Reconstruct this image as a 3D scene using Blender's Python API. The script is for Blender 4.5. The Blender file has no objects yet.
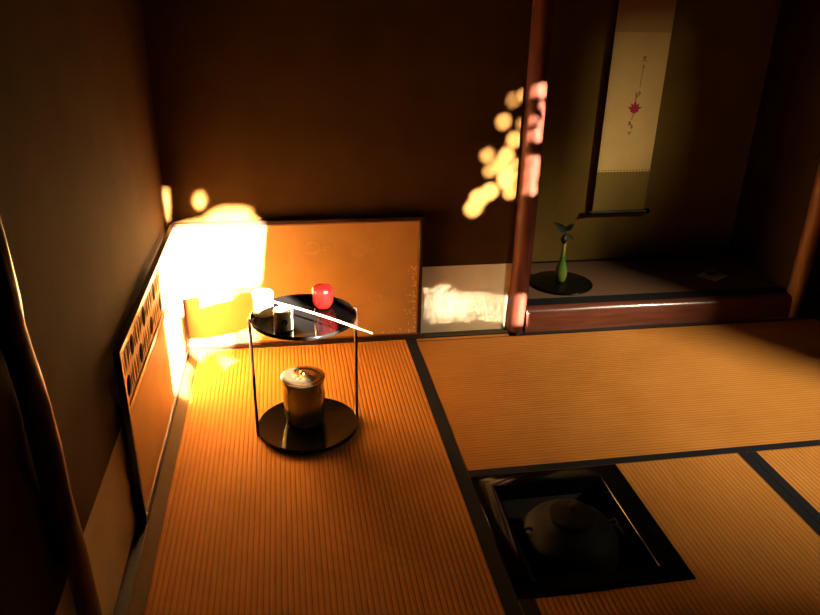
import bpy, bmesh, math, random
from mathutils import Vector, Matrix
random.seed(7)
S = bpy.context.scene
C = S.collection
PI = math.pi

# ------------------------------------------------------------------ materials
def nodes(name):
    m = bpy.data.materials.new(name); m.use_nodes = True
    nt = m.node_tree; b = nt.nodes['Principled BSDF']
    return m, nt, b

def N(nt, t, **kw):
    n = nt.nodes.new(t)
    for k, v in kw.items():
        if k in ('operation', 'blend_type', 'data_type', 'wave_type', 'bands_direction', 'wave_profile'):
            setattr(n, k, v)
        else:
            n.inputs[k].default_value = v
    return n

def ramp(nt, fac, stops):
    r = nt.nodes.new('ShaderNodeValToRGB'); e = r.color_ramp.elements
    while len(e) < len(stops): e.new(.5)
    for k, (p, c) in enumerate(stops):
        e[k].position = p; e[k].color = (*c, 1)
    nt.links.new(fac, r.inputs[0])
    return r.outputs[0]

def coords(nt, scale=(1, 1, 1)):
    tc = nt.nodes.new('ShaderNodeTexCoord'); mp = nt.nodes.new('ShaderNodeMapping')
    mp.inputs['Scale'].default_value = scale
    nt.links.new(tc.outputs['Object'], mp.inputs[0])
    return mp.outputs[0]

def noisy(name, c1, c2, scale=20, stretch=(1, 1, 1), rough=.6, bump=.0, metal=0, spec=.5, coat=0, detail=4, c3=None):
    m, nt, b = nodes(name)
    v = coords(nt, stretch)
    n = N(nt, 'ShaderNodeTexNoise', Scale=scale, Detail=detail)
    nt.links.new(v, n.inputs['Vector'])
    st = [(.3, c1), (.7, c2)]
    if c3: st = [(.28, c1), (.5, c2), (.72, c3)]
    nt.links.new(ramp(nt, n.outputs[0], st), b.inputs['Base Color'])
    b.inputs['Roughness'].default_value = rough
    b.inputs['Metallic'].default_value = metal
    b.inputs['Specular IOR Level'].default_value = spec
    b.inputs['Coat Weight'].default_value = coat
    b.inputs['Coat Roughness'].default_value = .08
    if bump:
        bp = N(nt, 'ShaderNodeBump', Strength=bump, Distance=.004)
        nt.links.new(n.outputs[0], bp.inputs['Height']); nt.links.new(bp.outputs[0], b.inputs['Normal'])
    return m

def tatami(name, axis):
    """woven rush: ribs every 15 mm, running along the mat's length"""
    m, nt, b = nodes(name)
    tc = nt.nodes.new('ShaderNodeTexCoord'); sp = nt.nodes.new('ShaderNodeSeparateXYZ')
    nt.links.new(tc.outputs['Object'], sp.inputs[0])
    a, l = (sp.outputs[0], sp.outputs[1]) if axis == 'y' else (sp.outputs[1], sp.outputs[0])
    def mth(op, x, y=None):
        n = nt.nodes.new('ShaderNodeMath'); n.operation = op
        for k, q in enumerate((x, y)):
            if q is None: continue
            if isinstance(q, (int, float)): n.inputs[k].default_value = q
            else: nt.links.new(q, n.inputs[k])
        return n.outputs[0]
    rib = mth('ABSOLUTE', mth('SINE', mth('MULTIPLY', a, PI / RIB)))
    rush = mth('SINE', mth('MULTIPLY', l, 2 * PI / .0042))
    h = mth('ADD', mth('POWER', rib, .6), mth('MULTIPLY', rush, .08))
    v = coords(nt, (60, 3, 1) if axis == 'y' else (3, 60, 1))
    n = N(nt, 'ShaderNodeTexNoise', Scale=2.2, Detail=5)
    nt.links.new(v, n.inputs['Vector'])
    v2 = coords(nt, (1, 1, 1))
    n2 = N(nt, 'ShaderNodeTexNoise', Scale=3.5, Detail=3)
    nt.links.new(v2, n2.inputs['Vector'])
    f = mth('ADD', mth('MULTIPLY', n.outputs[0], .55), mth('MULTIPLY', n2.outputs[0], .45))
    base = ramp(nt, f, [(.32, (.41, .170, .032)), (.52, (.49, .208, .044)), (.72, (.55, .245, .060))])
    mx = nt.nodes.new('ShaderNodeMix'); mx.data_type = 'RGBA'
    nt.links.new(mth('MULTIPLY', mth('POWER', mth('SUBTRACT', 1.0, rib), 2.2), .62), mx.inputs['Factor'])
    nt.links.new(base, mx.inputs[6]); mx.inputs[7].default_value = (.16, .060, .008, 1)
    nt.links.new(mx.outputs[2], b.inputs['Base Color'])
    b.inputs['Roughness'].default_value = .62
    b.inputs['Specular IOR Level'].default_value = .03
    bp = N(nt, 'ShaderNodeBump', Strength=.75, Distance=.0022)
    nt.links.new(h, bp.inputs['Height']); nt.links.new(bp.outputs[0], b.inputs['Normal'])
    return m
RIB = .0150

M = {}
M['rush_y'] = tatami('rush_lengthwise', 'y')
M['rush_x'] = tatami('rush_crosswise', 'x')
M['heri'] = noisy('dark_border_cloth', (.006, .007, .010), (.011, .012, .016), 300, rough=.85, spec=.15, bump=.2)
M['heri_brown'] = noisy('brown_border_cloth', (.060, .030, .008), (.085, .045, .012), 250, rough=.85, spec=.2, bump=.2)
M['board'] = noisy('dark_floor_board', (.010, .006, .004), (.022, .012, .007), 14, (.5, 9, 9), rough=.5)
M['plaster'] = noisy('brown_earth_plaster', (.040, .0180, .0040), (.052, .024, .0058), 5, rough=.92, bump=.25, spec=.05, detail=9, c3=(.062, .029, .0075))
M['plaster_alcove'] = noisy('ochre_earth_plaster', (.15, .092, .018), (.19, .120, .025), 6, rough=.92, bump=.25, spec=.1, detail=9)
M['plaster_shadowed'] = noisy('shadowed_earth_plaster', (.030, .016, .011), (.045, .024, .016), 6, rough=.92, bump=.2, spec=.1, detail=9)  # shadow at the alcove's right end is put into this plaster colour
M['paper'] = noisy('wainscot_paper', (.68, .56, .36), (.75, .63, .42), 9, rough=.85, bump=.08, spec=.1)
M['post_red'] = noisy('red_pine_bark_wood', (.045, .010, .006), (.085, .020, .011), 9, (3, 3, .6), rough=.50, bump=.35, spec=.25, c3=(.13, .036, .020))
M['log_dark'] = noisy('dark_polished_log', (.045, .017, .009), (.10, .04, .02), 8, (4, 4, .5), rough=.32, bump=.3, coat=.3)
M['post_brown'] = noisy('brown_log', (.16, .065, .022), (.30, .13, .045), 8, (4, 4, .5), rough=.45, bump=.3)
M['sill'] = noisy('polished_red_log', (.10, .026, .014), (.17, .050, .028), 7, (.8, 6, 6), rough=.30, bump=.2, coat=.35)
M['lacquer'] = noisy('black_lacquer', (.0020, .0018, .0018), (.0030, .0026, .0026), 3, rough=.07, spec=.28)
M['lacquer_rim'] = noisy('hearth_rim_lacquer', (.0025, .0025, .0025), (.004, .004, .004), 3, rough=.10, spec=.25)
M['lacquer_low'] = noisy('low_gloss_black_lacquer', (.0020, .0018, .0018), (.0030, .0026, .0026), 3, rough=.10, spec=.10)  # lower shelf: the same black lacquer with its reflections turned down
M['leg_lacquer'] = noisy('dark_red_black_lacquer', (.022, .009, .008), (.030, .012, .010), 3, rough=.22, spec=.5)
M['lacquer_satin'] = noisy('satin_black_lacquer', (.002, .002, .002), (.003, .003, .003), 3, rough=.25, spec=.15)
M['screen_frame'] = noisy('screen_frame_lacquer', (.020, .007, .004), (.034, .012, .006), 6, rough=.30, spec=.5)
M['screen_edge'] = noisy('screen_inner_edge', (.20, .085, .045), (.26, .12, .06), 20, rough=.5)
M['gold'] = noisy('gold_washed_paper', (.40, .215, .065), (.47, .265, .085), 4, rough=.50, detail=5, spec=.35, c3=(.54, .32, .11))
M['gold_flake'] = noisy('gold_flake', (.78, .50, .18), (.85, .60, .26), 60, rough=.40, metal=.3)
M['gold_wash'] = noisy('faint_gold_wash', (.52, .29, .085), (.58, .34, .11), 30, rough=.42, metal=.15)
M['lattice'] = noisy('pale_carved_wood', (.80, .54, .30), (.86, .62, .36), 12, (1, 1, 4), rough=.5)
M['brass'] = noisy('bronze_brass', (.50, .33, .09), (.62, .44, .15), 9, rough=.16, metal=1)
M['bronze'] = noisy('dark_green_bronze', (.07, .075, .02), (.21, .20, .05), 7, (1, 1, .5), rough=.07, metal=.65, c3=(.50, .42, .13))
M['lid_brass'] = noisy('pale_brass_lid', (.78, .60, .36), (.88, .70, .46), 7, rough=.13, metal=.95)
M['red_lacquer'] = noisy('red_lacquer', (.23, .008, .007), (.29, .012, .010), 5, rough=.25, coat=.3)
M['bamboo'] = noisy('pale_bamboo', (.72, .53, .28), (.82, .63, .36), 14, (1, 1, 8), rough=.4)
M['bamboo_x'] = noisy('pale_bamboo_handle', (.74, .54, .30), (.84, .65, .38), 14, (1, 8, 1), rough=.4)
M['porcelain'] = noisy('white_glazed_ceramic', (.78, .73, .60), (.84, .80, .68), 8, rough=.25, coat=.4)
M['ink'] = noisy('dark_ink', (.014, .016, .012), (.022, .024, .018), 30, rough=.6)
M['faint_ink'] = noisy('faded_ink', (.20, .105, .035), (.24, .13, .045), 60, rough=.9)
M['leaf_red'] = noisy('crimson_leaf_paint', (.42, .012, .045), (.50, .020, .060), 60, rough=.8)
M['scroll'] = noisy('aged_scroll_paper', (.76, .52, .18), (.82, .58, .22), 8, rough=.9, spec=.1)
M['scroll_band'] = noisy('olive_silk_band', (.235, .165, .035), (.275, .195, .045), 120, rough=.75, spec=.2)
M['scroll_top'] = noisy('brown_silk_border', (.56, .38, .13), (.62, .42, .16), 120, rough=.8, spec=.2)
M['alcove_mat'] = noisy('dull_alcove_matting', (.115, .062, .034), (.155, .085, .048), 40, (1, 12, 1), rough=.75, spec=.15)
M['cushion'] = noisy('dark_paint', (.03, .012, .008), (.05, .02, .012), 20, rough=.6)
M['leaf'] = noisy('dark_green_leaf', (.006, .012, .005), (.011, .020, .008), 20, rough=.6, spec=.15)
M['bud'] = noisy('dark_bud', (.020, .010, .008), (.035, .016, .012), 20, rough=.5)
M['iron'] = noisy('rusty_iron', (.005, .0035, .002), (.010, .008, .004), 18, rough=.60, bump=.6, metal=0, spec=.12, detail=8)
M['clay'] = noisy('hearth_clay', (.020, .014, .010), (.03, .02, .014), 20, rough=.95)
M['ash'] = noisy('hearth_ash', (.06, .055, .05), (.09, .085, .08), 60, rough=1, bump=.5)
M['front'] = noisy('plain_brown_plaster', (.05, .026, .012), (.07, .036, .016), 5, rough=.95, spec=.05)  # even brown plaster of the front and right walls
M['ceiling'] = noisy('smoked_reed_ceiling', (.02, .011, .006), (.035, .02, .01), 6, (1, 14, 1), rough=.9)
g, nt, b = nodes('green_glass_glaze')
b.inputs['Base Color'].default_value = (.15, .20, .03, 1); b.inputs['Roughness'].default_value = .1
b.inputs['Coat Weight'].default_value = .6
v = coords(nt); sp = nt.nodes.new('ShaderNodeSeparateXYZ'); nt.links.new(v, sp.inputs[0])
nt.links.new(ramp(nt, sp.outputs[2], [(.0, (.16, .20, .03)), (.12, (.05, .16, .03)), (.19, (.40, .32, .11)), (.24, (.10, .07, .03))]), b.inputs['Base Color'])
M['vase'] = g

# ------------------------------------------------------------------ mesh helpers
def obj(name, bm, mat, parent=None, loc=None, smooth=None, bevel=0, seg=2):
    bmesh.ops.recalc_face_normals(bm, faces=bm.faces)
    me = bpy.data.meshes.new(name); bm.to_mesh(me); bm.free()
    o = bpy.data.objects.new(name, me); C.objects.link(o)
    for q in (mat if isinstance(mat, (list, tuple)) else [mat]): me.materials.append(q)
    if parent: o.parent = parent
    if loc: o.location = loc
    if smooth is not None:
        me.shade_smooth()
        if smooth < 180: me.set_sharp_from_angle(angle=math.radians(smooth))
    if bevel:
        d = o.modifiers.new('bevel', 'BEVEL'); d.width = bevel; d.segments = seg; d.limit_method = 'ANGLE'
        d.angle_limit = math.radians(40); d.harden_normals = False
        me.shade_smooth(); me.set_sharp_from_angle(angle=math.radians(50))
    return o

def tag(o, label=None, cat=None, group=None, kind=None):
    if label: o['label'] = label
    if cat: o['category'] = cat
    if group: o['group'] = group
    if kind: o['kind'] = kind
    return o

def empty(name, loc, label, cat, group=None):
    o = bpy.data.objects.new(name, None); C.objects.link(o); o.location = loc; o.empty_display_size = .05
    return tag(o, label, cat, group)

def box(bm, x0, x1, y0, y1, z0, z1):
    vs = [bm.verts.new(p) for p in ((x0,y0,z0),(x1,y0,z0),(x1,y1,z0),(x0,y1,z0),(x0,y0,z1),(x1,y0,z1),(x1,y1,z1),(x0,y1,z1))]
    for f in ((0,3,2,1),(4,5,6,7),(0,1,5,4),(1,2,6,5),(2,3,7,6),(3,0,4,7)): bm.faces.new([vs[i] for i in f])
    return bm

def bx(*a): return box(bmesh.new(), *a)

def lathe(bm, prof, n=48, c=(0, 0, 0)):
    rows = []
    for r, z in prof:
        if r < 1e-6: rows.append([bm.verts.new((c[0], c[1], c[2] + z))])
        else: rows.append([bm.verts.new((c[0] + r*math.cos(2*PI*k/n), c[1] + r*math.sin(2*PI*k/n), c[2] + z)) for k in range(n)])
    for a, b_ in zip(rows, rows[1:]):
        for k in range(n):
            k2 = (k+1) % n
            if len(a) == 1 and len(b_) == 1: continue
            if len(a) == 1: bm.faces.new((a[0], b_[k], b_[k2]))
            elif len(b_) == 1: bm.faces.new((a[k], a[k2], b_[0]))
            else: bm.faces.new((a[k], a[k2], b_[k2], b_[k]))
    return bm

def tube(bm, pts, rad, n=16, flat=1.0, flat_axis=None, bumpy=0):
    pts = [Vector(p) for p in pts]; rings = []
    if not isinstance(rad, (list, tuple)): rad = [rad]*len(pts)
    up = Vector((0, 0, 1)); 
    prev = None
    for i, p in enumerate(pts):
        t = (pts[min(i+1, len(pts)-1)] - pts[max(i-1, 0)]).normalized()
        if prev is None:
            ref = up if abs(t.z) < .8 else Vector((0, 1, 0))
            u = t.cross(ref).normalized()
        else:
            u = (prev - t*prev.dot(t)).normalized()
        prev = u; w = t.cross(u)
        ring = []
        for k in range(n):
            a = 2*PI*k/n
            rr = rad[i]*(1 + bumpy*math.sin(3*a + i*.9)*math.cos(i*1.7+a))
            ring.append(bm.verts.new(p + u*rr*math.cos(a) + w*rr*flat*math.sin(a)))
        rings.append(ring)
    for a, b_ in zip(rings, rings[1:]):
        for k in range(n): bm.faces.new((a[k], a[(k+1) % n], b_[(k+1) % n], b_[k]))
    bm.faces.new(rings[0][::-1]); bm.faces.new(rings[-1])
    return bm

def prism(bm, poly, z0, z1, T=None):
    """extrude a polygon in x,y from z0 to z1; T maps the point"""
    T = T or (lambda v: v)
    a = [bm.verts.new(T(Vector((x, y, z0)))) for x, y in poly]
    b_ = [bm.verts.new(T(Vector((x, y, z1)))) for x, y in poly]
    bm.faces.new(a[::-1]); bm.faces.new(b_)
    n = len(poly)
    for k in range(n): bm.faces.new((a[k], a[(k+1) % n], b_[(k+1) % n], b_[k]))
    return bm

def absorb(main, *others):
    bm = bmesh.new(); bm.from_mesh(main.data)
    for o in others:
        k = len(main.data.materials); main.data.materials.append(o.data.materials[0])
        n = len(bm.faces); bm.from_mesh(o.data); bm.faces.ensure_lookup_table()
        for f in bm.faces[n:]: f.material_index = k
    bm.to_mesh(main.data); bm.free()
    for o in others: bpy.data.objects.remove(o)

def struct(name, bm, mat, **kw):
    return tag(obj(name, bm, mat, **kw), kind='structure')

# ------------------------------------------------------------------ the room
ZC = 2.55
XR = 3.30          # right wall
YF = -3.10         # front wall, behind the viewer
YA = .54           # back of the alcove
# floor slab with the hearth well left open
bm = bmesh.new()
hx0, hx1, hy0, hy1 = .972, 1.445, -1.500, -1.013
box(bm, -.02, hx0, YF, .02, -.12, -.055); box(bm, hx1, XR, YF, .02, -.12, -.055)
box(bm, hx0, hx1, hy1, .02, -.12, -.055); box(bm, hx0, hx1, YF, hy0, -.12, -.055)
struct('floor', bm, M['board'])
bm = bmesh.new()
for k in range(-1, 19): box(bm, -.1 + k*.19, .09 + k*.19, YF, YA + .1, ZC, ZC + .02 + .004*(k % 2))
struct('ceiling', bm, M['ceiling'])
struct('wall_left', bx(-.14, -.02, YF, .14, -.12, ZC), M['plaster'])
struct('wall_back', bx(-.02, 1.44, .02, .14, -.12, ZC), M['plaster'])
struct('wall_alcove_left', bx(1.44, 1.47, .02, YA, 0, ZC), M['plaster_alcove'])
struct('wall_alcove_back', bx(1.44, 2.95, YA, YA + .1, -.12, ZC), M['plaster_alcove'])
struct('wall_alcove_right', bx(2.78, 2.86, .02, YA, 0, ZC), M['plaster_shadowed'])
struct('wall_back_right', bx(2.83, XR, .0, .10, -.12, ZC), M['plaster_shadowed'])
struct('wall_alcove_header', bx(1.45, 2.79, -.012, .05, 1.62, ZC), M['plaster'])
struct('trim_1', bx(1.45, 2.79, -.022, .03, 1.56, 1.62), M['board'], bevel=.004)
# right wall with two side-by-side openings: a tall one and a small high one added to light the scroll
WIN = [(-2.42, -1.57, 1.10, 2.13), (-1.53, -1.24, 1.74, 2.20)]
bm = bmesh.new()
ys = [YF, -2.42, -1.57, -1.53, -1.24, .02]
box(bm, XR, XR + .1, ys[0], ys[1], -.12, ZC); box(bm, XR, XR + .1, ys[2], ys[3], -.12, ZC); box(bm, XR, XR + .1, ys[4], ys[5], -.12, ZC)
for a, b_, c, d in WIN: box(bm, XR, XR + .1, a, b_, -.12, c); box(bm, XR, XR + .1, a, b_, d, ZC)
struct('wall_right', bm, M['front'])
for k, (a, b_, c, d) in enumerate(WIN):
    bm = bmesh.new(); w = .015
    box(bm, XR - .01, XR + .11, a, b_, c, c + w); box(bm, XR - .01, XR + .11, a, b_, d - w, d)
    box(bm, XR - .01, XR + .11, a, a + w, c + w, d - w); box(bm, XR - .01, XR + .11, b_ - w, b_, c + w, d - w)
    struct('window_%d' % (k+1), bm, M['board'])
# wooden edging boards at the foot of the walls
struct('baseboard_left', bx(-.02, .012, YF, -.0, -.055, .001), M['board'])
struct('baseboard_back', bx(.012, 1.392, -.024, .02, -.055, .004), M['board'])
struct('baseboard_alcove', bx(1.452, XR, -.052, -.030, -.055, .002), M['board'])
# pasted paper wainscot
DZ = .316
struct('trim_2', bx(.0, 1.400, .0186, .0203, .004, DZ), M['paper'])
struct('trim_3', bx(-.0203, -.0186, YF, .0, .001, DZ), M['paper'])

# unseen front wall; its gaps are made up to shape the sun patches
SX, SZ = -.50, .45          # sunlight drifts by SX and drops by SZ per metre towards the back wall
def to_open(x, z, y): t = y - YF; return x - SX*t, z + SZ*t
HOT = [(.288, .0), (.288, .2), (.312, .38), (.328, .50), (.325, .548), (.306, .562), (.298, .590), (.25, .602), (.19, .600), (.145, .582), (.12, .556), (.06, .545), (.0, .528), (-.04, .49), (-.20, .33),
       (-.22, .12), (-.215, -.16), (-.17, -.20), (-.10, -.12), (.05, -.03), (.20, -.004)]
BAND = [(1.00, .245), (1.10, .225), (1.19, .205), (1.40, .165), (1.50, .150), (1.62, .132), (1.80, .125), (2.05, .12), (2.20, .10), (2.2, .075), (1.95, .06), (1.7, .06), (1.50, .02), (1.38, .02), (1.25, .05), (1.12, .04), (1.0, .06)]
spots = [(1.342, 1.002, 0.031),(1.379, 1.023, 0.023),(1.308, 0.919, 0.033),(1.384, 0.91, 0.023),(1.358, 0.848, 0.034),(1.251, 0.785, 0.032),(1.33, 0.784, 0.035),(1.304, 0.745, 0.035),(1.265, 0.723, 0.029),(1.349, 0.692, 0.054),(1.36, 0.634, 0.033),(1.271, 0.636, 0.038),(1.225, 0.608, 0.042),(1.204, 0.567, 0.040),(1.381, 0.738, 0.035),(1.385,.655,.03)]
dens_spot = {0: .3, 1: .55, 2: .8, 3: .45, 4: .9, 5: .7, 6: 1.1, 7: .9, 8: .6, 9: 1.9, 10: .9, 11: 1.3, 12: 1.7, 13: 1.2, 14: .9, 15: .5}
CB = .003
post_spots = [(1.436, 1.046, 0.028),(1.455, 0.968, 0.017),(1.440, 0.877, 0.030),(1.452, 0.92, 0.021),(1.435, 0.761, 0.033),(1.412, 0.694, 0.033),(1.433, 0.659, 0.028),(1.439, 0.722, 0.026),(1.396, 0.751, 0.021),(1.44,.99,.016)]
small = [(.110, .632, .021), (.115, .655, .010), (-.020, .665, .014), (-.024, .64, .017), (-.022, .61, .014), (-.026, .575, .011)]
def inpoly(x, z, P):
    c = False
    for (x0, z0), (x1, z1) in zip(P, P[1:] + P[:1]):
        if (z0 > z) != (z1 > z) and x < (x1-x0)*(z-z0)/(z1-z0) + x0: c = not c
    return c
def seg_d(x, z, P):
    d = 9
    for (x0, z0), (x1, z1) in zip(P, P[1:] + P[:1]):
        L2 = (x1-x0)**2 + (z1-z0)**2; t = max(0, min(1, ((x-x0)*(x1-x0)+(z-z0)*(z1-z0))/L2))
        d = min(d, math.hypot(x-x0-t*(x1-x0), z-z0-t*(z1-z0)))
    return d
T0 = .02 - YF
def is_open(ox, oz):
    x, z = ox + SX*T0, oz - SZ*T0             # where this gap's light lands on the back wall
    if x < .5:
        x, z = .08 + (x-.08)*1.046, .20 + (z-.20)*1.046
        if inpoly(x, z, HOT):
            if -.01 < z < .27 and x > .17: return .07
            if .02 < z < .15 and -.06 < x < .065: return 1 if .050 < x < .0545 and int(z/.0045) % 3 == 0 else 0
            if z < .06 and -.06 < x < -.008: return 0
            return 1
        if .322 < x < .345 and .06 < z < .18: return .3
        if math.hypot(x-.10, z+.095) < .04: return .35
        for a, b_, r in small:
            if math.hypot(x-a, z-b_) < r: return 1
        return 0
    xp, zp = ox + SX*(-.03-YF), oz - SZ*(-.03-YF)
    for a, b_, r in post_spots:
        if math.hypot(xp-a-.008, zp-b_) < r and xp > 1.375: return .36
    if x < 1.42:
        for k, (a, b_, r) in enumerate(spots):
            if math.hypot(x-a, z-b_) < r*.92: return min(1, .75*dens_spot.get(k, 1))
    if z < .3 and inpoly(x, z, BAND):
        e = min(1, seg_d(x, z, BAND)/.05)
        if x < 1.385:
            return (.009 + .019*e)*(1.25 if 1.06 < x < 1.22 else .8)
        return .42 if x < 1.440 and z > .02 else 0
    return 0
CELL = .0045
def screen(bm, x0, x1, z0, z1):
    c = CB if z1 < 1.75 and x0 > 2 else CELL
    nx, nz = round((x1-x0)/c), round((z1-z0)/c)
    for j in range(nz):
        run = None; za = z0 + j*(z1-z0)/nz; zb = za + (z1-z0)/nz
        for i in range(nx + 1):
            if i < nx:
                d = is_open(x0 + (i+.5)*(x1-x0)/nx, (za+zb)/2)
                op = d >= 1 or (d > 0 and (i*.7548777 + j*.5698403) % 1 < d)
            else: op = True
            if not op and run is None: run = i
            if op and run is not None:
                xa, xb = x0 + run*(x1-x0)/nx, x0 + i*(x1-x0)/nx
                vs = [bm.verts.new(p) for p in ((xa, YF, za), (xb, YF, za), (xb, YF, zb), (xa, YF, zb))]
                bm.faces.new(vs); run = None
    return bm
regs = [(1.28, 1.96, 1.14, 2.09), (2.50, 3.10, 1.88, 2.53), (2.50, 3.29, 1.40, 1.70)]
bm = bmesh.new()
for r in regs: screen(bm, *r)
def quad(x0, x1, z0, z1):
    bm.faces.new([bm.verts.new(p) for p in ((x0, YF, z0), (x1, YF, z0), (x1, YF, z1), (x0, YF, z1))])
quad(-.14, 1.28, -.12, ZC); quad(1.28, 1.96, -.12, 1.14); quad(1.28, 1.96, 2.09, ZC); quad(1.96, 2.50, -.12, ZC)
quad(2.50, XR+.1, -.12, 1.40); quad(2.50, XR+.1, 1.70, 1.88); quad(3.29, XR+.1, 1.40, 1.70)
quad(3.10, XR+.1, 1.88, ZC); quad(2.50, 3.10, 2.53, ZC); quad(XR+.1, 5.2, -.12, 3.6); quad(-.14, XR+.1, ZC, 3.2)  # wing past the right wall is added to keep sun off its openings
struct('wall_front_sun_mask', bm, M['front'])

# ------------------------------------------------------------------ tatami mats
GM = 'tatami mats of the room'
def mat_thing(label, poly, mat, heris):
    t = empty('tatami_mat', (0, 0, 0), label, 'floor mat', GM)
    cx = sum(p[0] for p in poly)/len(poly); cy = sum(p[1] for p in poly)/len(poly)
    t.location = (cx, cy, -.055)
    obj('rush_surface', prism(bmesh.new(), [(x-cx, y-cy) for x, y in poly], .0005, .055), mat, t, bevel=.003)
    for (x0, x1, y0, y1, m) in heris:
        obj('cloth_border', bx(x0-cx, x1-cx, y0-cy, y1-cy, .0552, .0568), m, t, bevel=.0006)
    return t
Z = -1.93
mat_thing('long straw floor mat along the left wall, under the round stand', [(.0125, Z), (.9655, Z), (.9655, -.0245), (.0125, -.0245)], M['rush_y'],
          [(.0135, .054, Z, -.026, M['heri_brown']), (.921, .965, Z, -.026, M['heri'])])
mat_thing('wide straw floor mat in front of the alcove, ribs running sideways', [(.9665, -1.0055), (2.90, -1.0055), (2.90, -.0535), (1.385, -.0535), (1.385, -.0245), (.9665, -.0245)], M['rush_x'],
          [(.967, 2.9, -.0860+.03, -.0545+.001, M['heri']), (.967, 2.9, -1.005, -.974, M['heri'])])
mat_thing('straw floor mat cut around the sunken hearth', [(.9665, -2.92), (1.9195, -2.92), (1.9195, -1.0065), (1.451, -1.0065), (1.451, -1.506), (.9665, -1.506)], M['rush_y'],
          [(.967, 1.008, -2.92, -1.507, M['heri']), (1.887, 1.919, -2.92, -1.007, M['heri'])])
mat_thing('straw floor mat at the lower right corner, beyond the double dark border', [(1.9205, -2.92), (2.88, -2.92), (2.88, -1.0065), (1.9205, -1.0065)], M['rush_y'],
          [(1.921, 1.953, -2.92, -1.007, M['heri']), (2.847, 2.879, -2.92, -1.007, M['heri'])])

# ------------------------------------------------------------------ posts and alcove frame
def log(name, label, cat, pts, rad, mat, n=28, bumpy=.05):
    p0 = Vector(pts[0]); t = obj(name, tube(bmesh.new(), [Vector(p)-p0 for p in pts], rad, n, bumpy=bumpy), mat, loc=p0, smooth=60)
    return tag(t, label, cat)
zs = [0.0, .15, .3, .5, .7, .9, 1.1, 1.3, 1.5, 1.8, 2.1, ZC - .002]
log('alcove_post', 'reddish log post between the wall and the alcove, blotched with sunlight', 'post',
    [(1.430 + .004*math.sin(z*3.1), -.000 + .003*math.cos(z*2) + .010, z) for z in zs], [.0415 + .0015*math.sin(z*5) for z in zs], M['post_red'])
log('corner_post', 'brown log post at the right end of the alcove', 'post',
    [(2.794 + .006*math.sin(z*2.6+1), -.0, z + (.001 if z == 0 else 0)) for z in zs], [.037 + .002*math.sin(z*6+1) for z in zs], M['post_brown'])
LP = [(.004,-1.598,.001),(.004,-1.602,.12),(.005,-1.606,.209),(.005,-1.613,.332),(.004,-1.616,.394),(.005,-1.631,.474),(.006,-1.642,.54),(.006,-1.643,.643),(.005,-1.645,.729),(.005,-1.652,.788),(.003,-1.66,.845),(.004,-1.672,.897),(.006,-1.678,.947),(.005,-1.680,1.042),(.003,-1.70,1.2),(.004,-1.71,1.45),(.005,-1.73,1.8),(.004,-1.74,2.2),(.004,-1.74,ZC-.002)]
log('bent_log_pillar', 'dark crooked log pillar standing against the left wall', 'post', LP,
    [.023,.023,.0225,.023,.0245,.0235,.0245,.024,.0235,.0225,.022,.0235,.024,.023,.024,.025,.026,.027,.028], M['log_dark'], bumpy=.07)
# sill log: a beam rounded on the front top edge
bm = bmesh.new()
prof = [(-.028, .002), (-.031, .03), (-.030, .07), (-.026, .095), (-.016, .110), (.0, .116), (.018, .1165), (.018, .002)]
xs = [1.452 + k*(2.756-1.452)/16 for k in range(17)]
rows = [[bm.verts.new((x - 1.452, y + .002*math.sin(x*7)*(y < 0), z + .0015*math.sin(x*5+y*20)*(z > .05))) for y, z in prof] for x in xs]
for a, b_ in zip(rows, rows[1:]):
    for k in range(len(prof)): bm.faces.new((a[k], a[(k+1) % len(prof)], b_[(k+1) % len(prof)], b_[k]))
bm.faces.new(rows[0][::-1]); bm.faces.new(rows[-1])
tag(obj('alcove_sill', bm, M['sill'], loc=(1.463, 0, 0), smooth=40), 'polished reddish log sill along the front of the alcove', 'sill')
# alcove mat
t = empty('alcove_mat', (1.47, .02, .0), 'dull brown matting covering the raised alcove floor', 'alcove mat')
obj('matting', prism(bmesh.new(), [(.001, .0005), (1.278, .0005), (1.278, .024), (1.309, .024), (1.309, .519), (.001, .519)], .001, .118), M['alcove_mat'], t)
obj('front_border', bx(.001, 1.278, -.018, .050, .1185, .1205), M['heri'], t)
obj('back_border', bx(.001, 1.309, .500, .5195, .1185, .1205), M['heri'], t)

# ------------------------------------------------------------------ folding screen
scr = empty('folding_screen', (0, -.01, .004), 'low two-panel gold folding screen around the left corner', 'screen')
scr.rotation_euler = (0, 0, 0)
def P2(bm_, T): 
    bmesh.ops.transform(bm_, matrix=T, verts=bm_.verts); return bm_
H = .545
def panel(T, L, lattice, name):
    """panel in its own frame: u along length 0..L, v up, w outwards (room side +)"""
    fr = bmesh.new(); w0, w1 = -.009, .009; fw = .016
    box(fr, 0, L, w0, w1, 0, fw); box(fr, 0, L, w0, w1, H - fw, H)
    box(fr, 0, fw, w0, w1, fw, H-fw); box(fr, L-fw, L, w0, w1, fw, H-fw)
    p = obj(name, P2(fr, T), M['screen_frame'], scr, bevel=.002)
    e = bmesh.new(); q = fw; k = .005
    zt = H - fw; zb = fw
    rects = [(q, zb, L-q, zt)] if not lattice else [(q, zb, L-q, .352), (q, .368, L-q, zt)]
    for (a, c, b_, d) in rects:
        box(e, a, b_, .0, .0075, c, c+k); box(e, a, b_, .0, .0075, d-k, d)
        box(e, a, a+k, .0, .0075, c+k, d-k); box(e, b_-k, b_, .0, .0075, c+k, d-k)
    obj('inner_edging', P2(e, T), M['screen_edge'], p)
    if lattice:
        r = bmesh.new(); box(r, fw, L-fw, w0+.002, w1-.002, .352, .368)
        obj('middle_rail', P2(r, T), M['screen_frame'], p)
    return p
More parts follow.
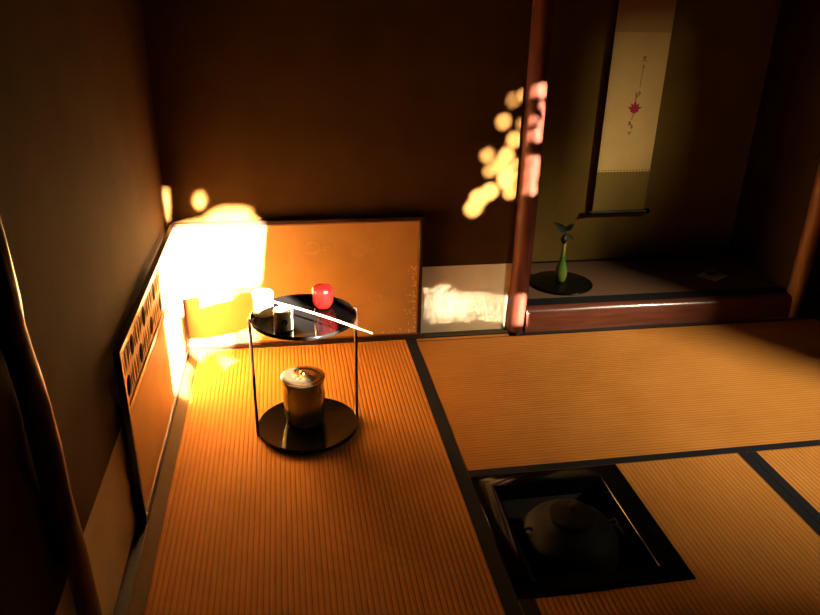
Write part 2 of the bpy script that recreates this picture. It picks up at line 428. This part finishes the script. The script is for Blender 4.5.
# room-side face directions: back panel faces -y, left panel faces +x
TB = Matrix(((1, 0, 0, .0), (0, -1, 0, .001), (0, 0, 1, 0), (0, 0, 0, 1)))          # u->+x, w->-y
TL = Matrix(((0, 1, 0, .0035), (-1, 0, 0, -.012), (0, 0, 1, 0), (0, 0, 0, 1)))         # u->-y, w->+x
LB, LL = .990, 1.070
pb = panel(TB, LB, False, 'back_panel_frame')
pa = panel(TL, LL, True, 'left_panel_frame')
gp = obj('gold_paper', P2(bx(.016, LB-.016, -.004, .003, .016, H-.016), TB), M['gold'], pb)
obj('gold_paper', P2(bx(.016, LL-.016, -.004, .003, .016, .354), TL), M['gold'], pa)
# painted wash: small whorls and flakes on the back panel
bm = bmesh.new(); rg = random.Random(5)
def ribbon(pts, w, y0=-.0032, y1=.0036):
    bm2 = bm
    pts = [Vector(p) for p in pts]
    L_, R_ = [], []
    for i, p in enumerate(pts):
        t = (pts[min(i+1, len(pts)-1)] - pts[max(0, i-1)]).normalized(); nn = Vector((-t.y, t.x))
        ww = w*(.3 + .7*math.sin(PI*(i+.5)/len(pts)))
        L_.append(p + nn*ww); R_.append(p - nn*ww)
    poly = [(q.x, q.y) for q in L_] + [(q.x, q.y) for q in R_[::-1]]
    for a in range(len(pts)-1):
        prism(bm2, [L_[a], L_[a+1], R_[a+1], R_[a]], .0030, .0034)
for (cu, cv, rr) in ((.53, .43, .045), (.73, .41, .055), (.80, .19, .045), (.585, .42, .02), (.78, .425, .03)):
    for q in range(4):
        ph = rg.uniform(0, 6.28); r0 = rr*rg.uniform(.4, 1)
        ribbon([(cu + r0*math.cos(ph+s*.35)*(1-s*.05), cv + r0*.8*math.sin(ph+s*.35)*(1-s*.05)) for s in range(9)], .0026)
wh = obj('gold_whorls', P2(bm, Matrix(((1, 0, 0, 0), (0, 0, -1, .001), (0, 1, 0, 0), (0, 0, 0, 1)))), M['gold_wash'], pb)
bm = bmesh.new()
for k in range(95):
    v = rg.uniform(.02, .33)**1.0; u = LB - .02 - abs(rg.gauss(0, .022)) - .003; r = rg.uniform(.0015, .0055)
    if rg.random() < .12: u = rg.uniform(.82, .97); v = .02 + abs(rg.gauss(0, .012))
    n = rg.choice((3, 4, 5)); a0 = rg.uniform(0, 6)
    prism(bm, [(u + r*math.cos(a0+2*PI*i/n)*.8, v + r*rg.uniform(.7, 1.5)*math.sin(a0+2*PI*i/n)) for i in range(n)], .0030, .0036)
fk = obj('gold_flakes', P2(bm, Matrix(((1, 0, 0, 0), (0, 0, -1, .001), (0, 1, 0, 0), (0, 0, 0, 1)))), M['gold_flake'], pb)
absorb(gp, wh, fk)
# openwork: a thin pale board pierced with oval holes and groups of lens-shaped slits, set checkerwise
from mathutils.geometry import delaunay_2d_cdt
zlo, zhi = .373, H - .021
rowh = (zhi - zlo)/2; NC = 11; cw = (LL - .042)/NC
V, F = [], []
def loop2(pts):
    k = len(V); V.extend(Vector(p) for p in pts); F.append(list(range(k, k+len(pts))))
loop2([(.0205, zlo), (LL-.0205, zlo), (LL-.0205, zhi), (.0205, zhi)])
def lens(uc, vc, w, h, bow=0, n=10):
    a = [(uc + bow*math.sin(PI*k/n) - w*math.sin(PI*k/n), vc - h + 2*h*k/n) for k in range(n+1)]
    b2 = [(uc + bow*math.sin(PI*k/n) + w*math.sin(PI*k/n), vc - h + 2*h*k/n) for k in range(n-1, 0, -1)]
    loop2((a + b2)[::-1])
for i in range(NC):
    uc = .021 + (i+.5)*cw
    for r in (0, 1):
        vc = zlo + (r+.5)*rowh
        if (i + r) % 2 == 0:
            loop2([(uc + .0265*math.cos(2*PI*k/20), vc + .0300*math.sin(2*PI*k/20)) for k in range(20)])
            for s in (-1, 1): lens(uc + s*.039, vc, .0060, rowh*.40, -s*.003)
        else:
            for s in (-1, 0, 1): lens(uc + s*.0285, vc, .0112, rowh*.47, s*.006)
ov, oe, of = delaunay_2d_cdt(V, [], F, 0, 1e-6)[:3]
bm = bmesh.new()
bv = [bm.verts.new((p.x, p.y, -.0015)) for p in ov]
hole_c = [(sum(V[q].x for q in f)/len(f), sum(V[q].y for q in f)/len(f), f) for f in F[1:]]
def in_hole(x, y):
    return any(inpoly(x, y, [(V[q].x, V[q].y) for q in f]) for cx_, cy_, f in hole_c if abs(cx_-x) < .05 and abs(cy_-y) < .06)
for f in of:
    x = sum(ov[q].x for q in f)/len(f); y = sum(ov[q].y for q in f)/len(f)
    if not in_hole(x, y): bm.faces.new([bv[q] for q in f])
for v_ in [q for q in bm.verts if not q.link_faces]: bm.verts.remove(v_)
ex = bmesh.ops.extrude_face_region(bm, geom=list(bm.faces))
bmesh.ops.translate(bm, verts=[q for q in ex['geom'] if isinstance(q, bmesh.types.BMVert)], vec=(0, 0, .0045))
obj('openwork', P2(bm, Matrix(TL) @ Matrix(((1, 0, 0, 0), (0, 0, 1, 0), (0, 1, 0, 0), (0, 0, 0, 1)))), M['lattice'], pa)

# ------------------------------------------------------------------ round stand
SCX, SCY, ST = .478, -.655, .430
st = empty('round_stand', (SCX, SCY, 0), 'black lacquered round two-tier stand on the left floor mat', 'stand')
R_ = .172
for nm, z0, z1 in (('lower_shelf', .004, .020), ('upper_shelf', ST-.014, ST)):
    obj(nm, lathe(bmesh.new(), [(0, z0), (R_-.006, z0), (R_-.001, z0+.004), (R_, (z0+z1)/2), (R_-.001, z1-.002), (R_-.004, z1), (R_-.006, z1-.0008), (0, z1-.0012)], 96), M['lacquer'] if nm == 'upper_shelf' else M['lacquer_low'], st, smooth=50)
obj('base_ring', lathe(bmesh.new(), [(.125, .0002), (.135, .0002), (.135, .0035), (.125, .0035), (.125, .0002)], 64), M['lacquer'], st)
for sx, dy in ((-1, -.028), (1, .028)):
    bm = bmesh.new(); a = math.atan2(dy, sx*R_)
    T = Matrix.Rotation(a, 4, 'Z')
    box(bm, R_-.004, R_+.005, -.009, .009, 0.0005, ST+.003)
    box(bm, R_-.024, R_-.004, -.008, .008, ST-.0185, ST-.0145)
    o = obj('leg', bm, M['leg_lacquer'], st, bevel=.002); o.matrix_local = T

# things on the stand
wj = empty('water_jar', (.467, -.650, .0195), 'shiny greenish bronze water jar with a brass lid on the lower shelf', 'jar')
R1 = .070
obj('body', lathe(bmesh.new(), [(0, 0), (.050, 0), (.056, .003), (.064, .018), (.069, .045), (R1-.001, .09), (R1, .13), (R1-.001, .160), (R1+.003, .168), (R1+.003, .173), (R1-.003, .174), (R1-.006, .168), (R1-.006, .10), (0, .095)], 72), M['bronze'], wj, smooth=50)
lid = obj('lid', lathe(bmesh.new(), [(0, .1755), (R1+.001, .1755), (R1+.004, .1775), (R1+.004, .180), (R1, .1815), (.055, .179), (.030, .1795), (.022, .182), (0, .183)], 72), M['lid_brass'], wj, smooth=40)
obj('knob', lathe(bmesh.new(), [(0, .183), (.006, .183), (.0055, .187), (.011, .191), (.012, .195), (.008, .199), (0, .200)], 32), M['brass'], lid, smooth=60)
bm = bmesh.new()
for k in range(10):
    a = 2*PI*k/10
    prism(bm, [(.021*math.cos(a+d)*s, .021*math.sin(a+d)*s) for d, s in ((-.22, .75), (0, .5), (.22, .75), (.0, 1.35))], .1805, .1828)
obj('petal_boss', bm, M['brass'], lid)
# small round boss on the jar's side
bm = bmesh.new()
def loop_torus(bm, R, r, n=24, m=10, T=Matrix()):
    rr = [[bm.verts.new(T @ Vector(((R + r*math.cos(2*PI*j/m))*math.cos(2*PI*i/n), (R + r*math.cos(2*PI*j/m))*math.sin(2*PI*i/n), r*math.sin(2*PI*j/m)))) for j in range(m)] for i in range(n)]
    for i in range(n):
        for j in range(m): bm.faces.new((rr[i][j], rr[(i+1) % n][j], rr[(i+1) % n][(j+1) % m], rr[i][(j+1) % m]))
    return bm

tc = empty('tea_caddy', (.544, -.606, ST), 'small red lacquered tea caddy on the upper shelf', 'tea caddy')
obj('body', lathe(bmesh.new(), [(0, .0), (.020, .0), (.026, .003), (.0325, .014), (.0345, .030), (.0345, .046), (0, .046)], 56), M['red_lacquer'], tc, smooth=45)
obj('lid', lathe(bmesh.new(), [(0, .0465), (.0347, .0465), (.0350, .058), (.0335, .067), (.029, .0725), (.018, .075), (0, .076)], 56), M['red_lacquer'], tc, smooth=60)

lr = empty('lid_rest', (.415, -.752, ST), 'small white ceramic lid rest with a dark round mark', 'lid rest')
obj('cylinder', lathe(bmesh.new(), [(.0255, 0), (.0295, .001), (.0300, .004), (.0290, .031), (.0300, .060), (.0290, .063), (.0255, .063), (.0245, .058), (.0240, .006), (.0255, 0)], 56), M['porcelain'], lr, smooth=50)
bm = bmesh.new()
ang0 = math.radians(-84)
n = 28
cvx = []
for s in (0, 1):
    cvx.append([bm.verts.new(((.0293+.0005*s)*math.cos(ang0 + .0098/.0275*math.cos(2*PI*k/n)*1.0), (.0293+.0005*s)*math.sin(ang0 + .0098/.0275*math.cos(2*PI*k/n)), .031 + .0110*math.sin(2*PI*k/n))) for k in range(n)])
bm.faces.new(cvx[1]); bm.faces.new(cvx[0][::-1])
for k in range(n): bm.faces.new((cvx[0][k], cvx[0][(k+1) % n], cvx[1][(k+1) % n], cvx[1][k]))
obj('round_mark', bm, M['ink'], lr)

ld = empty('tea_ladle', (.352, -.640, ST), 'bamboo ladle laid across the upper shelf with its handle over the edge', 'ladle')
bm = lathe(bmesh.new(), [(0, 0), (.0315, 0), (.033, .002), (.033, .074), (.0325, .076), (.0295, .076), (.029, .074), (.029, .005), (0, .005)], 56)
cup = obj('cup', bm, M['bamboo'], ld, smooth=50)
ld_end = Vector((.668, -.925, .480)) - Vector((.352, -.640, ST))
st_ = Vector((.026, -.022, .054))
bm = bmesh.new(); rp = [st_.lerp(ld_end, k/12) + Vector((0, 0, .006*math.sin(PI*k/12))) for k in range(13)]
tube(bm, rp, [.0042 if k else .003 for k in range(13)], 12, flat=.6)
obj('handle', bm, M['bamboo_x'], ld, smooth=60)

# ------------------------------------------------------------------ hearth
hf = empty('hearth_frame', (1.2085, -1.2565, 0), 'square black lacquered frame around the sunken hearth', 'hearth')
HX, HY = .2415, .2485
bm = bmesh.new()
iy1, iy0, ix0, ix1 = -1.066+1.2565, -1.447+1.2565, 1.030-1.2085, 1.375-1.2085
def rect_loop(o_, z, inner):
    """a rectangle: the outer edge moved inwards by o_, or the inner edge moved outwards by o_"""
    if inner: q = (ix0-o_, ix1+o_, iy0-o_, iy1+o_)
    else: q = (-HX+o_, HX-o_, -HY+o_, HY-o_)
    return [bm.verts.new(p) for p in ((q[0], q[2], z), (q[1], q[2], z), (q[1], q[3], z), (q[0], q[3], z))]
zt_ = .003; rb = .005
loops = [rect_loop(0, -.054, True), rect_loop(0, -.054, False), rect_loop(0, zt_-.002, False), rect_loop(.0006, zt_-.0006, False), rect_loop(.002, zt_, False)]
loops += [rect_loop(rb*(1-math.sin(a*PI/16)), zt_ - rb*(1-math.cos(a*PI/16)), True) for a in range(0, 9)]
loops.append(loops[0])
for a, b_ in zip(loops, loops[1:]):
    for k in range(4): bm.faces.new((a[k], a[(k+1) % 4], b_[(k+1) % 4], b_[k]))
obj('rim', bm, M['lacquer_rim'], hf, smooth=50)
bm = bmesh.new()
w = .014
box(bm, ix0-w, ix1+w, iy1, iy1+w, -.33, -.056); box(bm, ix0-w, ix1+w, iy0-w, iy0, -.33, -.056)
box(bm, ix0-w, ix0, iy0, iy1, -.33, -.056); box(bm, ix1, ix1+w, iy0, iy1, -.33, -.056); box(bm, ix0-w, ix1+w, iy0-w, iy1+w, -.345, -.33)
obj('clay_well', bm, M['clay'], hf)
bm = bmesh.new(); nn = 14
g_ = [[bm.verts.new((ix0+.001+(ix1-ix0-.002)*i/nn, iy0+.001+(iy1-iy0-.002)*j/nn, -.277 + .006*((i-nn/2)**2+(j-nn/2)**2)/(nn*nn/4) + .004*math.sin(i*2.1)*math.cos(j*1.7))) for j in range(nn+1)] for i in range(nn+1)]
for i in range(nn):
    for j in range(nn): bm.faces.new((g_[i][j], g_[i+1][j], g_[i+1][j+1], g_[i][j+1]))
tag(obj('ash_bed', bm, M['ash'], hf, smooth=180), kind='stuff')
tv = empty('trivet', (1.20, -1.262, -.272), 'iron three-legged trivet inside the hearth under the kettle', 'trivet')
obj('ring', loop_torus(bmesh.new(), .085, .006, T=Matrix.Translation((0, 0, .10))), M['iron'], tv, smooth=180)
for k in range(3):
    a = 2*PI*k/3 + .4
    obj('leg', tube(bmesh.new(), [(.085*math.cos(a), .085*math.sin(a), .1), (.105*math.cos(a), .105*math.sin(a), .05), (.10*math.cos(a), .10*math.sin(a), .004)], .006, 10), M['iron'], tv, smooth=60)
kt = empty('tea_kettle', (1.20, -1.262, -.166), 'round dark iron kettle sitting down in the hearth', 'kettle')
obj('body', lathe(bmesh.new(), [(0, 0), (.075, .002), (.117, .022), (.138, .055), (.146, .095), (.140, .132), (.122, .160), (.095, .178), (.066, .186), (.062, .190), (.064, .202), (.060, .204), (.054, .196), (.054, .185), (0, .180)], 72), M['iron'], kt, smooth=60)
lk = obj('lid', lathe(bmesh.new(), [(0, .2045), (.063, .2045), (.064, .208), (.049, .213), (.015, .2165), (0, .217)], 56), M['iron'], kt, smooth=50)
obj('knob', lathe(bmesh.new(), [(0, .217), (.006, .217), (.005, .222), (.012, .228), (.012, .234), (0, .239)], 28), M['iron'], lk, smooth=60)
for s in (-1, 1):
    obj('lug', loop_torus(bmesh.new(), .011, .0040, T=Matrix.Translation((s*.128, 0, .160)) @ Matrix.Rotation(PI/2, 4, 'X')), M['iron'], kt, smooth=180)

# ------------------------------------------------------------------ alcove things
vz = .1210
tag(obj('round_board', lathe(bmesh.new(), [(0, 0), (.142, 0), (.148, .003), (.149, .006), (.147, .009), (.143, .010), (0, .0095)], 80), M['lacquer_satin'], loc=(1.715, .232, vz), smooth=50),
    'round black board under the green vase in the alcove', 'board')
fv = tag(obj('flower_vase', lathe(bmesh.new(), [(0, 0), (.018, 0), (.021, .003), (.027, .02), (.0295, .04), (.027, .065), (.019, .09), (.0125, .115), (.0100, .145), (.0095, .175), (.0105, .192), (.0125, .198), (.0105, .198), (.0075, .19), (.0070, .15), (0, .149)], 48), M['vase'], loc=(1.712, .236, vz + .0102), smooth=60),
    'slim green glazed bottle vase standing on the round black board', 'vase')
fl = empty('flower_sprig', (1.712, .236, vz+.162), 'dark sprig with a bud and leaves in the green vase', 'flower')
obj('stem', tube(bmesh.new(), [(0, 0, 0), (.001, 0, .03), (-.003, -.002, .065), (.002, -.004, .10), (-.004, -.006, .125)], .0024, 8), M['bud'], fl, smooth=60)
obj('bud', lathe(bmesh.new(), [(0, -.020), (.009, -.016), (.0165, -.003), (.017, .006), (.011, .018), (0, .028)], 20, c=(-.004, -.004, .058)), M['bud'], fl, smooth=180)
def leaf(bm, base, d, up, L, W):
    base = Vector(base); d = Vector(d).normalized(); s = d.cross(Vector(up)).normalized(); nrm = s.cross(d)
    n = 8; rows = []
    for i in range(n+1):
        t = i/n; w = W*math.sin(PI*t**.8)*(1-.15*t) if 0 < i < n else .0006
        c = base + d*L*t - nrm*.18*L*t*t
        rows.append([bm.verts.new(c + s*w*q + nrm*(abs(q)*w*.25 + e)) for e, q in ((0, -1), (.0, 0), (0, 1), (-.001, 1), (-.001, 0), (-.001, -1))])
    for a, b_ in zip(rows, rows[1:]):
        for k in range(6): bm.faces.new((a[k], a[(k+1) % 6], b_[(k+1) % 6], b_[k]))
    bm.faces.new(rows[0][::-1]); bm.faces.new(rows[-1])
    return bm
for (b0, d, u, L, W) in (((0, -.004, .095), (-.9, -.1, .75), (0, -1, .2), .078, .019), ((-.002, -.004, .105), (.35, -.3, .45), (0, -1, .3), .050, .014), ((.002, -.003, .088), (.8, -.2, -.55), (0, -1, .5), .052, .008)):
    obj('leaf', leaf(bmesh.new(), b0, d, u, L, W), M['leaf'], fl, smooth=60)

kp = tag(obj('folded_paper', prism(bmesh.new(), [(-.075, .0), (-.022, -.082), (.085, -.020), (.030, .075)], 0, .004), M['paper'], loc=(2.502, .247, vz), bevel=.001),
         'small square of pale folded paper on the right of the alcove floor', 'paper')
kb = empty('incense_box', (2.510, .262, vz+.0045), 'small dark incense box on the pale paper in the alcove', 'incense box')
obj('base', lathe(bmesh.new(), [(0, 0), (.020, 0), (.030, .008), (.033, .015), (0, .015)], 40), M['cushion'], kb, smooth=50)
obj('lid', lathe(bmesh.new(), [(0, .0155), (.0335, .0155), (.032, .023), (.022, .031), (0, .034)], 40), M['cushion'], kb, smooth=60)

# hanging scroll
SY = .505; W0, W1 = 1.953, 2.230; SM = (W0+W1)/2
sc_ = empty('hanging_scroll', (SM, SY, .385), 'hanging scroll with a red maple leaf and faded brushwork on the alcove wall', 'scroll')
hw = (W1-W0)/2
def sh(z0, z1, y0=-.001, y1=.001, a=-hw, b_=hw): return bx(a, b_, y0, y1, z0, z1)
lb = obj('lower_band', sh(.003, .205), M['scroll_band'], sc_)
pf = obj('paper_field', sh(.205, .850), M['scroll'], sc_)
obj('upper_border', sh(.850, 1.52), M['scroll_top'], sc_)
bm = bmesh.new()
for k in range(17):
    x = -hw + .008 + k*(2*hw-.016)/16
    prism(bm, [(x+.0035*math.cos(2*PI*i/6), .212+.004*math.sin(2*PI*i/6)) for i in range(6)], .001, .0015, T=lambda v: Vector((v.x, -v.z, v.y)))
absorb(pf, obj('dotted_trim', bm, M['scroll_band'], sc_))
rod = obj('bottom_rod', tube(bmesh.new(), [(-hw-.012, 0, 0), (hw+.012, 0, 0)], .0085, 20), M['board'], sc_, smooth=50)
for s in (-1, 1):
    kn = lathe(bmesh.new(), [(0, 0), (.011, 0), (.013, .003), (.013, .017), (.010, .020), (0, .020)], 24)
    bmesh.ops.rotate(kn, verts=kn.verts, matrix=Matrix.Rotation(s*PI/2, 3, 'Y')); bmesh.ops.translate(kn, verts=kn.verts, vec=(s*(hw+.010), 0, 0))
    obj('rod_end', kn, M['lacquer'], rod, smooth=50)
obj('top_rod', tube(bmesh.new(), [(-hw-.004, 0, 1.525), (hw+.004, 0, 1.525)], .007, 16), M['board'], sc_, smooth=50)
obj('cord', tube(bmesh.new(), [(-.07, 0, 1.53), (-.03, .002, 1.60), (0, .004, 1.655), (.03, .002, 1.60), (.07, 0, 1.53)], .0018, 8), M['scroll_band'], sc_, smooth=60)
FT = lambda v: Vector((v.x, -v.z, v.y))
# maple leaf, painted
def maple(cx, cz, r):
    P = []
    lobes = [(-90, .55), (-150, .62), (170, .95), (130, .85), (90, 1.15), (50, .85), (10, .95), (-30, .62)]
    lobes = sorted([(a % 360, l) for a, l in lobes])
    for i, (a, l) in enumerate(lobes):
        a2 = lobes[(i+1) % len(lobes)][0] + (360 if i == len(lobes)-1 else 0)
        P.append((cx + r*l*math.cos(math.radians(a)), cz + r*l*math.sin(math.radians(a))))
        m = (a+a2)/2
        P.append((cx + r*.50*math.cos(math.radians(m)), cz + r*.50*math.sin(math.radians(m))))
    return P
mz = .385
bm = bmesh.new()
prism(bm, maple(2.101-SM, .893-mz, .040), .001, .0015, T=FT)
prism(bm, [(2.099-SM, .875-mz), (2.103-SM, .875-mz), (2.094-SM, .842-mz), (2.091-SM, .842-mz)], .001, .0016, T=FT)
obj('maple_leaf', bm, M['leaf_red'], sc_)
def strokes(bm, cx, cz, list_, sc=1, w=.0016):
    for st in list_:
        pts = [Vector((cx + x*sc, cz + z*sc)) for x, z in st]
        for i, (a, b_) in enumerate(zip(pts, pts[1:])):
            d = (b_-a).normalized(); nn_ = Vector((-d.y, d.x)); wa = w*(1.15 - .5*i/len(pts)); wb = w*(1.15 - .5*(i+1)/len(pts))
            prism(bm, [a+nn_*wa-d*w*.3, b_+nn_*wb+d*w*.3, b_-nn_*wb+d*w*.3, a-nn_*wa-d*w*.3], .001, .0014 + .0001*i, T=FT)
bm = bmesh.new()
G1 = [[(-.5, .5), (.5, .6)], [(0, .9), (-.05, .2), (-.5, -.6)], [(0, .2), (.3, -.2), (.7, -.7)]]
G2 = [[(.05, 1), (0, .3), (.02, -.4), (-.1, -1)]]
G3 = [[(-.3, .6), (.3, .5), (.1, 0), (-.3, -.3), (.2, -.5), (.5, -.2)]]
G4 = [[(-.6, .4), (-.5, -.3), (-.2, -.5)], [(.2, .6), (.6, .2), (.3, -.3), (-.1, -.7)], [(-.1, .1), (.2, 0)]]
strokes(bm, 2.116-SM, 1.118-mz, G1, .016, .0020)
strokes(bm, 2.115-SM, 1.083-mz, G3, .012, .0018)
strokes(bm, 2.114-SM, 1.045-mz, G2, .026, .0013)
strokes(bm, 2.113-SM, 1.004-mz, G2, .014, .0012)
strokes(bm, 2.108-SM, .962-mz, G4, .018, .0024)
strokes(bm, 2.100-SM, .945-mz, G3, .012, .0018)
strokes(bm, 2.086-SM, .823-mz, G1, .012, .0026)
strokes(bm, 2.098-SM, .808-mz, G3, .013, .0022)
strokes(bm, 2.091-SM, .780-mz, G4, .011, .0018)
bw = obj('brushwork', bm, M['faint_ink'], sc_)
absorb(pf, bw)

# ------------------------------------------------------------------ light
def light(name, kind, loc, direction, **kw):
    l = bpy.data.lights.new(name, kind)
    for k, v in kw.items(): setattr(l, k, v)
    o = bpy.data.objects.new(name, l); C.objects.link(o); o.location = loc
    o.rotation_euler = Vector(direction).to_track_quat('-Z', 'Y').to_euler()
    return o
light('low_sun', 'SUN', (3, -6, 4), (SX, 1, -SZ), energy=230, angle=math.radians(.38), color=(1, .88, .70))
light('added_corner_beam', 'SPOT', (.08 - SX*70, -70, .20 + SZ*70), (SX, 1, -SZ), energy=3.4e7, spot_size=math.radians(1.0), spot_blend=.0, shadow_soft_size=.37, color=(1, .84, .62))  # added spot in line with the sun, boosts the hot screen corner
# daylight entering by the low window in the right wall
light('window_daylight', 'AREA', (4.30, -2.95, 3.0), (-2.2, 3.2, -2.4), shape='RECTANGLE', size=.4, size_y=.4, energy=98, color=(1, .84, .58), spread=math.radians(88))
W = bpy.data.worlds.new('world'); S.world = W; W.use_nodes = True
W.node_tree.nodes['Background'].inputs[0].default_value = (.55, .62, .8, 1)
W.node_tree.nodes['Background'].inputs[1].default_value = .03

# ------------------------------------------------------------------ camera
f_, yaw, pit, rol, cx, cy, cz = CAM = (717.573, .177, .418, .023, .446, -2.784, 1.395)
CAM = (717.57268, .17685, .41785, .02263, .44581, -2.78403, 1.39488)
f_, yaw, pit, rol, cx, cy, cz = CAM
fw = Vector((math.sin(yaw)*math.cos(pit), math.cos(yaw)*math.cos(pit), -math.sin(pit)))
rt = Vector((math.cos(yaw), -math.sin(yaw), 0)); up = rt.cross(fw)
r2 = rt*math.cos(rol) + up*math.sin(rol); u2 = -rt*math.sin(rol) + up*math.cos(rol)
cam = bpy.data.cameras.new('camera'); co = bpy.data.objects.new('camera', cam); C.objects.link(co)
cam.sensor_width = 36; cam.lens = f_/820*36; cam.clip_start = .02
co.matrix_world = Matrix(((r2.x, u2.x, -fw.x, cx), (r2.y, u2.y, -fw.y, cy), (r2.z, u2.z, -fw.z, cz), (0, 0, 0, 1)))
S.camera = co
S.view_settings.view_transform = 'Standard'; S.view_settings.look = 'None'
S.view_settings.exposure = 0; S.view_settings.gamma = 1; S.view_settings.use_curve_mapping = False
S.cycles.use_denoising = True
S.cycles.caustics_reflective = False; S.cycles.caustics_refractive = False
S.cycles.max_bounces = 8; S.cycles.diffuse_bounces = 3
